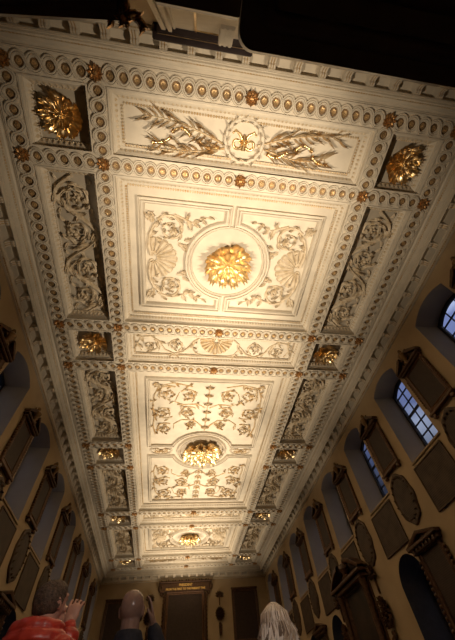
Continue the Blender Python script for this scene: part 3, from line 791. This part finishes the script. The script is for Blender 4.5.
# ------------------------------------------------------------------ far wall boards
e = thing('honours_board', 'carved wooden board headed PRESIDENT in gold at the centre of the far wall', 'notice board', (.03, YF, 4.6), PI)
b = MB(); b.box(-1.25, 1.25, .0, .05, 0, 2.6); b.build('backboard', M['wood'], e, smooth=False)
b = MB(); b.box(-1.02, 1.02, .05, .07, .15, 2.55); b.build('inscription_panel', M['insc'], e, smooth=False)
b = MB(); b.sweep(rect(-1.06, 1.06, .1, 2.6), [(u*1.2, h*1.3+.04) for u, h in WF], True, 0, WALLM)
for s in (-1, 1):
    for q in range(13): leaf(b, (s*1.22, .2+q*.18), PI/2 - s*.6, .26, .08, .09, s*.9, WALLM)
b.build('carved_border', M['midwood'], e, 40)
b = MB(); b.bev(-1.5, 1.5, 0, .14, 2.68, 3.12, .03); b.bev(-1.62, 1.62, 0, .2, 3.12, 3.19, .02)
for s in (-1, 1):
    b.tube([(s*(1.52 + .1*cos(t)), .1, 2.9 + .16*sin(t)) for t in (i*.5 for i in range(13))], .05, 8)
    b.tube([(s*(1.42 + .08*cos(t)), .1, 2.62 + .08*sin(t)) for t in (i*.5 for i in range(13))], .045, 8)
for q in range(15): leaf(b, (-1.45+q*.207, 3.17), PI/2 + (.5 if q % 2 else -.5), .12, .05, .1, 0, WALLM)
hd = b.build('header', M['wood'], e, 35)
def lettering(txt, size, z, name):
    cu = bpy.data.curves.new('t', 'FONT'); cu.body = txt; cu.size = size; cu.extrude = .006; cu.align_x = 'CENTER'; cu.align_y = 'CENTER'; cu.offset = .004
    to = bpy.data.objects.new('t', cu); COL.objects.link(to); dg = bpy.context.evaluated_depsgraph_get(); me = bpy.data.meshes.new_from_object(to.evaluated_get(dg))
    bpy.data.objects.remove(to)
    me.transform(Matrix.Rotation(PI, 4, 'Z') @ Matrix.Rotation(PI/2, 4, 'X')); me.transform(Matrix.Translation((0, .148, z)))
    me.materials.clear(); me.materials.append(M['text']); obj(name, me, hd)
lettering('PRESIDENT', .17, 2.99, 'lettering')
lettering('FROM THE FIRST TO THE PRESENT TIME', .135, 2.80, 'lettering')
def wall_board(x0, x1, z0, z1, lab):
    e = thing('list_board', lab, 'notice board', ((x0+x1)/2, YF, z0), PI); W, H = (x1-x0)/2, z1-z0
    b = MB(); b.sweep(rect(-W+.1, W-.1, .1, H-.1), [(u*1.3, h) for u, h in WF], True, 0, WALLM); b.box(-W+.02, W-.02, 0, .02, .02, H-.02); b.build('frame', M['wood'], e, 40)
    b = MB(); b.box(-W+.14, W-.14, .005, .03, .14, H-.14); b.build('inscription_panel', M['insc'], e, smooth=False)
    b = MB(); b.bev(-W-.03, W+.03, 0, .12, H-.02, H+.06, .02); b.build('top_ledge', M['wood'], e, 30)
wall_board(2.88, 4.5, 4.9, 7.3, 'plain dark framed list board at the right end of the far wall')
wall_board(-4.6, -2.75, 4.7, 7.05, 'plain dark framed list board at the left end of the far wall')

# ------------------------------------------------------------------ near wall (seen straight overhead)
def rrect(x0, x1, y0, y1, r, n=6):
    out = []
    for cx, cy, a in ((x1-r, y0+r, -PI/2), (x1-r, y1-r, 0), (x0+r, y1-r, PI/2), (x0+r, y0+r, PI)):
        out += [(cx + r*cos(a + PI/2*k/n), cy + r*sin(a + PI/2*k/n)) for k in range(n+1)]
    return out
e = thing('wall_canopy', 'black moulded wooden canopy with rounded corner jutting from the near wall overhead', 'canopy', (0, YN, 3.45), 0)
o_ = -YN
b = MB(); b.prism(rrect(-.795, 4.3, -.1, .655, .09), 0, .09); b.build('main_slab', M['black'], e, 30)
b = MB(); b.prism(rrect(-1.265, -.80, -.1, .53, .01), .0, .07); b.build('side_slab', M['black'], e, 30)
b = MB()
for ins, w_ in ((.14, .05), (.36, .06)):
    b.sweep(rrect(-.795+ins, 4.3-ins, -.1, .655-ins, max(.03, .09-ins*.2)), [(-w_, 0), (-w_*.6, w_*.8), (0, w_), (w_*.6, w_*.8), (w_, 0)], True, 0, lambda x, y, h: (x, y, -h))
b.build('soffit_moulding', M['black'], e, 50)
e = thing('wall_canopy', 'black wooden canopy with a gilded carved corner on the near wall, top left', 'canopy', (0, YN, 3.45), 0)
b = MB(); QP = [(-1.425, 0), (-1.425, .63), (-3.4, .82), (-3.4, 0)]; b.prism(QP, 0, .08); b.build('main_slab', M['black'], e, 30)
b = MB()
for ins, w_ in ((.05, .02), (.2, .03)):
    b.sweep([(-1.425-ins, .01), (-1.425-ins, .63-ins), (-3.38, .815-ins)], [(-w_, 0), (-w_*.6, w_*.8), (0, w_), (w_*.6, w_*.8), (w_, 0)], False, 0, lambda x, y, h: (x, y, -h))
b.build('soffit_moulding', M['black'], e, 50)
b = MB(); FT = lambda x, y, h: (x, y, .04 - h)
for k in range(7): leaf(b, (-1.46 + .02*k, .60), -1.2 + k*.42, .085, .024, .025, (-1)**k*.8, FT)
for k in range(2): leaf(b, (-1.50 + .04*k, .61), 1.2 + .3*(-1)**k, .07, .025, .03, (-1)**k*.8, FT)
flower(b, (-1.43, .62), .05, FT, 6, .03)
b.build('gilded_corner_carving', M['oldgold'], e, 60)
e = thing('wall_monument', 'cream moulded wall panel under a black shelf on the near wall overhead', 'wall monument', (-1.0, YN, 5.3), 0)
b = MB(); b.box(-.62, .7, 0, .04, 0, 2.25); b.build('back_panel', M['white'], e, smooth=False)
b = MB()
for x, w_, d in ((-.60, .035, .09), (-.54, .02, .07), (-.50, .03, .10), (-.44, .02, .06)): b.bev(x-w_, x+w_, 0, d, 0, 2.25, .01)
b.build('side_moulding', M['white'], e, 30)
b = MB(); b.bev(-.78, .8, 0, .20, 2.25, 2.36, .02); b.bev(-.70, .75, 0, .13, 2.14, 2.25, .02); b.build('shelf', M['black'], e, 30)
b = MB(); b.box(-.70, .75, .13, .136, 2.17, 2.19); b.box(-.13, -.10, .04, .06, .3, 2.1); b.box(-.10, .22, .04, .055, 2.02, 2.05); b.build('gold_line', M['gold'], e, smooth=False)
b = MB(); b.prism([(.0, 0), (.14, 0), (.17, -.08), (.15, -.2), (.09, -.3), (.05, -.5), (.0, -.55)], .22, .42, 'x'); 
for u in (.25, .32, .39): b.prism([(.0, 0), (.15, 0), (.18, -.08), (.16, -.2), (.10, -.3), (.06, -.5), (.0, -.56)], u-.018, u+.018, 'x')
cb = b.build('scroll_bracket', M['white'], e, 30); cb.location = (0, .02, 1.86)

# ------------------------------------------------------------------ people
def remesh(mb, name, mats, parent, vox, sm=2):
    o = mb.build(name, mats, None, smooth=False)
    md = o.modifiers.new('r', 'REMESH'); md.mode = 'VOXEL'; md.voxel_size = vox
    m2 = o.modifiers.new('s', 'SMOOTH'); m2.iterations = sm; m2.factor = .5
    dg = bpy.context.evaluated_depsgraph_get(); me = bpy.data.meshes.new_from_object(o.evaluated_get(dg)); old = o.data
    bpy.data.objects.remove(o); bpy.data.meshes.remove(old); me.name = name
    me.polygons.foreach_set('use_smooth', [True]*len(me.polygons))
    return obj(name, me, parent)
def loft(mb, rings, n=20):
    rows = [[(c[0]+rx*cos(2*PI*k/n), c[1]+ry*sin(2*PI*k/n), c[2]) for k in range(n)] for c, rx, ry in rings]
    mb.grid(rows, True, 0, True)
def lerp(a, b, t): return tuple(a[i] + (b[i]-a[i])*t for i in range(3))
def path3(pts, n=8):
    out = []
    for a, b in zip(pts[:-1], pts[1:]): out += [lerp(a, b, i/n) for i in range(n)]
    return out + [pts[-1]]
def radii(rs, n=8):
    out = []
    for a, b in zip(rs[:-1], rs[1:]): out += [a + (b-a)*i/n for i in range(n)]
    return out + [rs[-1]]
def hand(mb, w, d, palm_n, curl, sx):
    """wrist w, direction d of the fingers, palm normal palm_n; five separate fingers"""
    w, d, pn = Vector(w), Vector(d).normalized(), Vector(palm_n).normalized(); pn = (pn - d*pn.dot(d)).normalized(); s = d.cross(pn)*-sx
    T = Matrix((s, pn, d)).transposed()
    m = MB(); m.ball((0, 0, .045), (.040, .016, .055), 12, 8)
    m.tube([(0, 0, -.04), (0, 0, .02)], [.027, .028], 10)
    for i, (x, L) in enumerate(((-.034, .070), (-.011, .080), (.012, .075), (.034, .060))):
        p = Vector((x, 0, .082)); a = curl*.5; pts = [Vector((x*.8, 0, .05)), p]
        for q, f in enumerate((.45, .31, .24)):
            p = p + Vector((x*1.6, sin(a), cos(a)))*L*f; pts.append(p.copy()); a += curl*.8
        m.tube(pts, [.0088, .0084, .0078, .0072, .006], 8)
    m.tube([(-.022, .004, .012), (-.048, .012, .040), (-.060, .022, .062), (-.060, .032, .085)], [.014, .0125, .0105, .008], 8)
    mb.add([w + T @ Vector(v) for v in m.v], m.f)
HR = (.073, .092, .104)
def head_fn(d):
    k = 1.
    if d.z > -.1:
        p = 2.45; k /= (abs(d.x)**p + abs(d.y)**p + abs(d.z)**p)**(1/p); k = 1 + (k - 1)*min(1, (d.z + .1)*4)
    if d.y > 0: k *= 1 - .05*d.y*(1 if d.z < .2 else .3)
    if d.z < -.2: k *= 1 - .20*(-d.z-.2)*(1.3 if d.y < .2 else .5)
    if d.y < -.3 and d.z < .1: k *= 1 - .12*min(1, (.1-d.z))
    return k
def head_mesh(hc, tilt, turn, hs=1.):
    m = MB(); fn = head_fn
    m.ball((0, 0, 0), HR, 32, 22, 0, fn)
    m.ball((0, .060, -.075), (.048, .040, .045), 14, 10)                      # chin and jaw
    m.tube([(0, .088, .012), (0, .104, -.018), (0, .110, -.030)], [.010, .013, .014], 8)  # nose
    for s in (-1, 1):
        m.ball((s*.012, .098, -.034), (.010, .010, .008), 8, 6)
        m.ball((s*.030, .083, .012), (.015, .012, .010), 10, 8)                # eyes
        m.tube([(s*.012, .092, .030), (s*.032, .090, .034), (s*.050, .076, .028)], [.008, .009, .007], 6)  # brows
        m.ball((s*.073, -.006, -.005), (.010, .019, .030), 10, 8); m.ball((s*.077, -.012, .004), (.007, .015, .021), 8, 6)  # ears
        m.ball((s*.042, .066, -.030), (.020, .018, .018), 10, 8)
    m.tube([(-.024, .086, -.060), (0, .095, -.060), (.024, .086, -.060)], [.006, .009, .006], 8)
    m.tube([(-.020, .084, -.070), (0, .092, -.071), (.020, .084, -.070)], [.006, .009, .006], 8)
    T = Matrix.Translation(hc) @ Matrix.Scale(hs, 4) @ Matrix.Rotation(turn, 4, 'Z') @ Matrix.Translation((0, -.03, -.09)) @ Matrix.Rotation(tilt, 4, 'X') @ Matrix.Translation((0, .03, .09))
    return m, T
def person(lab, loc, rz, top, right, left, tilt, turn, skin, jacket, quilt, sc, rcurl, hand_dir, hand_n, broad=1., hs=1.):
    e = thing('person', lab, 'person', loc, rz); e.scale = (sc, sc, sc)
    S = .175*broad
    body = MB(); hm, T = head_mesh(Vector((0, .02, 1.63)), tilt, turn, hs)
    body.add([T @ Vector(v) for v in hm.v], hm.f)
    body.tube([(0, -.03, 1.40), (0, -.015, 1.50), (0, .005, 1.60)], [.066, .056, .058], 14)
    loft(body, [((0, 0, .86), .155, .10), ((0, 0, .98), .15, .10), ((0, 0, 1.08), .13, .09), ((0, .01, 1.25), .155, .105), ((0, 0, 1.38), .165, .09), ((0, -.015, 1.44), .11, .07)])
    arms = {1: right, -1: left}
    for s in (1, -1):
        sh = (s*S, -.01, 1.405); el, wr = arms[s]
        body.tube(path3([sh, el, wr]), radii([.050, .040, .026]), 10)
        if s > 0: hand(body, wr, hand_dir, hand_n, rcurl, 1)
        else: hand(body, wr, Vector(wr) - Vector(el), (1, 0, 0) if abs(el[0]-wr[0]) < .2 else (0, 1, 0), .5, -1)
        body.tube(path3([(s*.09, 0, .90), (s*.10, .01, .49), (s*.105, -.015, .08)]), radii([.066, .050, .036]), 12)
        body.tube([(s*.105, -.03, .05), (s*.115, .10, .035), (s*.12, .15, .03)], [.035, .036, .026], 10)
    remesh(body, 'body', skin, e, .005, 1)
    # jacket
    j = MB(); rings = []; zs = [.82 + .645*i/60 for i in range(61)]
    for z in zs:
        t = (z-.82)/.645
        rx = .178 + .012*sin(t*5) + (.02 if .6 < t < .9 else 0); ry = .125 + .006*sin(t*4)
        if z > 1.38: q = (z-1.38)/.085; rx *= 1 - .42*q*q; ry *= 1 - .25*q*q
        k = 1 + .008*sin(z*40)
        rings.append(((0, -.005, z), rx*k*broad, ry*k))
    loft(j, rings, 28)
    for s in (1, -1):
        sh = (s*(S-.03), -.012, 1.40); el, wr = arms[s]; wr2 = lerp(el, wr, .90)
        P = path3([sh, el, wr2], 26); R = radii([.084, .064, .047], 26)
        if quilt:
            acc = 0
            for i in range(len(P)):
                if i: acc += (Vector(P[i]) - Vector(P[i-1])).length
                R[i] *= 1.06
        j.tube(P, R, 14)
    col_r = [((0, -.012, 1.42), .12, .105), ((0, -.012, 1.47), .098, .09), ((0, -.01, 1.515), .084, .08), ((0, -.008, 1.535), .074, .07)]
    loft(j, col_r, 20)
    if quilt:     # folded hood behind the neck
        for dz, rr in ((-.01, .055), (.03, .045), (.06, .03)):
            j.tube([(.12*cos(a), -.02 + .11*sin(a), 1.455+dz - .02*sin(a)) for a in (PI*.95 + PI*1.1*i/12 for i in range(13))], rr, 10)
    jo = remesh(j, 'jacket', jacket, e, .007, 2)
    if quilt:
        me = jo.data; nn = [v.normal.copy() for v in me.vertices]
        for v, n_ in zip(me.vertices, nn):
            q = v.co.z +   .010*noise.noise(v.co*6) + .3*max(0, 1.45 - v.co.z)*abs(v.co.x)
            v.co += n_ * (.014*abs(sin(PI*q/.056))**.5 - .009 + .006*noise.noise(v.co*22))
        me.update()
    t = MB()
    loft(t, [((0, 0, .78), .172, .118), ((0, 0, .90), .168, .115), ((0, 0, 1.0), .16, .11)])
    for s in (1, -1): t.tube(path3([(s*.088, 0, .84), (s*.10, .008, .49), (s*.105, -.015, .075)]), radii([.098, .070, .062]), 14, 0, False)
    remesh(t, 'trousers', M['trouser'], e, .011, 2)
    for s in (1, -1):
        h = MB(); h.tube([(s*.105, -.045, .045), (s*.108, .02, .05), (s*.115, .10, .038), (s*.12, .16, .032)], [.043, .046, .044, .030], 12)
        h.box(s*.112-.042, s*.112+.042, -.085, .18, 0, .02); remesh(h, 'shoe', M['shoe'], e, .008, 2)
    return e, T
def cap_hair(e, T, keep, thick, rough, m, seed):
    mb = MB(); rows_o = []; nu, nv = 56, 40; pts = {}
    fn = head_fn
    v, f = [], []
    idx = {}
    for i in range(nv+1):
        th = .02 + (PI-.04)*i/nv
        for j in range(nu):
            ph = 2*PI*j/nu; d = Vector((sin(th)*cos(ph), sin(th)*sin(ph), cos(th))); a = keep(d)
            k = fn(d); o = thick*max(0, min(1, a*6)) + (rough*noise.noise(d*14 + Vector((seed, 0, 0))) + rough*.6*noise.noise(d*38))*max(0, min(1, a*5))
            if a <= 0: o = -.004
            idx[i, j] = len(v); v.append(T @ Vector((d.x*(HR[0]*k+o), d.y*(HR[1]*k+o), d.z*(HR[2]*k+o))))
    for i in range(nv):
        for j in range(nu):
            q = (idx[i, j], idx[i, (j+1) % nu], idx[i+1, (j+1) % nu], idx[i+1, j]); f.append(q)
    mb.add(v, f); return mb.build('hair', m, e, 80)
# man in red
e, T = person('person in a red quilted jacket raising a hand to the face, at the left edge', (-1.655, 2.45, 0), -.55, 1.77,
    ((.10, .17, 1.29), (-.025, .20, 1.58)), ((-.27, -.02, 1.14), (-.25, .12, .92)), .22, -.05, M['skin'], M['red'], True, 1.035, 1.0, (.12, .05, 1.), (-.45, .9, 0), 1.15, .94)
cap_hair(e, T, lambda d: (.30 + d.z*.9 - d.y*.75 - .55*max(0, d.y-.2)) if d.z > -.45 else -1, .008, .005, M['brownhair'], 3)
# bald man
e, T = person('person with a bald head in a dark jacket holding a hand beside the face', (-1.235, 2.95, 0), 0., 1.77,
    ((.25, .08, 1.32), (.14, .09, 1.565)), ((-.22, -.02, 1.13), (-.20, .15, .95)), .10, -.12, M['skinb'], M['darkcloth'], False, 1.075, .25, (-.20, -.02, 1.), (-1., -.1, 0), 1.05)
# woman
e, T = person('person with long ash blond hair in a dark top, right of centre', (-.26, 2.82, 0), -.35, 1.66,
    ((.21, .05, 1.13), (.15, .24, 1.05)), ((-.21, .05, 1.13), (-.15, .24, 1.05)), .12, .1, M['skin'], M['darkcloth'], False, .975, .6, (-.2, 1, .1), (0, 0, -1), .92)
hc = T @ Vector((0, 0, 0))
cap_hair(e, T, lambda d: .62 + d.z*.5 - d.y*1.0 if d.z > -.75 else -1, .014, .0015, M['darkhair'], 9)
b = MB(); rng = random.Random(6)
for k in range(420):
    a = rng.uniform(PI*.94, PI*2.06) if k > 60 else rng.choice((rng.uniform(PI*.86, PI*1.1), rng.uniform(PI*1.9, PI*2.14)))
    u = rng.uniform(0, 1); r0 = .085 + .02*u
    th0 = rng.uniform(.10, .75)
    P0 = T @ Vector((.088*sin(th0)*cos(a), .108*sin(th0)*sin(a), .132*cos(th0)))
    side = Vector((cos(a), sin(a), 0)); zend = hc.z - rng.uniform(.16, .36)
    wv = rng.uniform(-.034, .034); pts = [P0]
    P1 = T @ Vector((.100*cos(a), .114*sin(a), .03)); pts += [P0.lerp(P1, .5) + Vector((side.x, side.y, .6))*.012, P1]
    z1 = P1.z
    for q in (0.25, .5, .75, 1.):
        z = z1 + (zend - z1)*q; rr = 1 + .30*q*u + .05*sin(q*5 + k)
        pts.append(Vector((hc.x + (P1.x-hc.x)*rr + wv*sin(q*6+k), hc.y + (P1.y-hc.y)*(1 + .12*q) - .02*q + .6*wv*cos(q*7+k), z)))
    b.tube(pts, [.005, .008, .009, .009, .008, .006, .002], 5, rng.choice((0, 0, 1, 1, 2)))
b.build('long_hair', [M['blondhair'], M['palehair'], M['darkhair']], e, 80)

# ------------------------------------------------------------------ light, sky, camera
w = bpy.data.worlds.new('World'); bpy.context.scene.world = w; w.use_nodes = True; nt = w.node_tree; bg = nt.nodes['Background']
tc = nt.nodes.new('ShaderNodeTexCoord'); n = nt.nodes.new('ShaderNodeTexNoise'); n.inputs['Scale'].default_value = 3.; n.inputs['Detail'].default_value = 4
nt.links.new(tc.outputs['Generated'], n.inputs['Vector'])
r = nt.nodes.new('ShaderNodeValToRGB'); nt.links.new(n.outputs['Fac'], r.inputs['Fac'])
r.color_ramp.elements[0].position = .42; r.color_ramp.elements[0].color = (.26, .32, .62, 1); r.color_ramp.elements[1].position = .60; r.color_ramp.elements[1].color = (1.25, 1.4, 1.75, 1)
# the street below the skyline is dusk-dark, the sky above it bright
sx = nt.nodes.new('ShaderNodeSeparateXYZ'); nt.links.new(tc.outputs['Generated'], sx.inputs[0])
mr = nt.nodes.new('ShaderNodeMapRange'); mr.inputs[1].default_value = .38; mr.inputs[2].default_value = .62; mr.inputs[3].default_value = .06; mr.inputs[4].default_value = .8
nt.links.new(sx.outputs['Z'], mr.inputs[0]); nt.links.new(mr.outputs[0], bg.inputs['Strength']); nt.links.new(r.outputs['Color'], bg.inputs['Color'])

def spot(loc, tgt, power, size, blend, col=(1., .83, .62), rad=.045):
    l = bpy.data.lights.new('uplight_and_fill', 'SPOT'); l.energy = power; l.spot_size = math.radians(size); l.spot_blend = blend; l.color = col; l.shadow_soft_size = rad
    o = bpy.data.objects.new('uplight_and_fill', l); COL.objects.link(o); o.location = loc
    o.rotation_euler = (Vector(tgt) - Vector(loc)).to_track_quat('-Z', 'Y').to_euler(); return o
LP = 2750
for y in (2.2, 7.0, 12.0, 17.0, 21.6):
    for s in (-1, 1):
        spot((s*3.2, y, 1.6), (-s*.3, y, ZC), LP, 60, 1.)
spot((-.7, -.55, 2.55), (-.85, 2.7, 1.62), 85, 62, .8, (1., .86, .76), .05)  # unseen fill spot added behind the camera to brighten the people
cam = bpy.data.cameras.new('camera'); co = bpy.data.objects.new('camera', cam); COL.objects.link(co)
R = Matrix(((0.9890479552988831, -0.06277668699499288, -0.13357855250387765), (-0.12742594626058598, -0.8198739820497916, -0.5581839139364482), (-0.07447664290697288, 0.5690920322124977, -0.8188940642925411)))
co.matrix_world = Matrix.Translation((-.98972, 0, 1.1)) @ R.to_4x4()
cam.sensor_fit = 'VERTICAL'; cam.sensor_height = 36.; cam.lens = 307.64/640*36.; cam.clip_start = .05; cam.clip_end = 200
sc = bpy.context.scene; sc.camera = co
sc.view_settings.view_transform = 'Standard'; sc.view_settings.look = 'None'; sc.view_settings.gamma = 1; sc.view_settings.exposure = 0.
sc.view_settings.use_curve_mapping = False
try:
    sc.cycles.use_denoising = True; sc.cycles.max_bounces = 8; sc.cycles.diffuse_bounces = 4
except Exception: pass
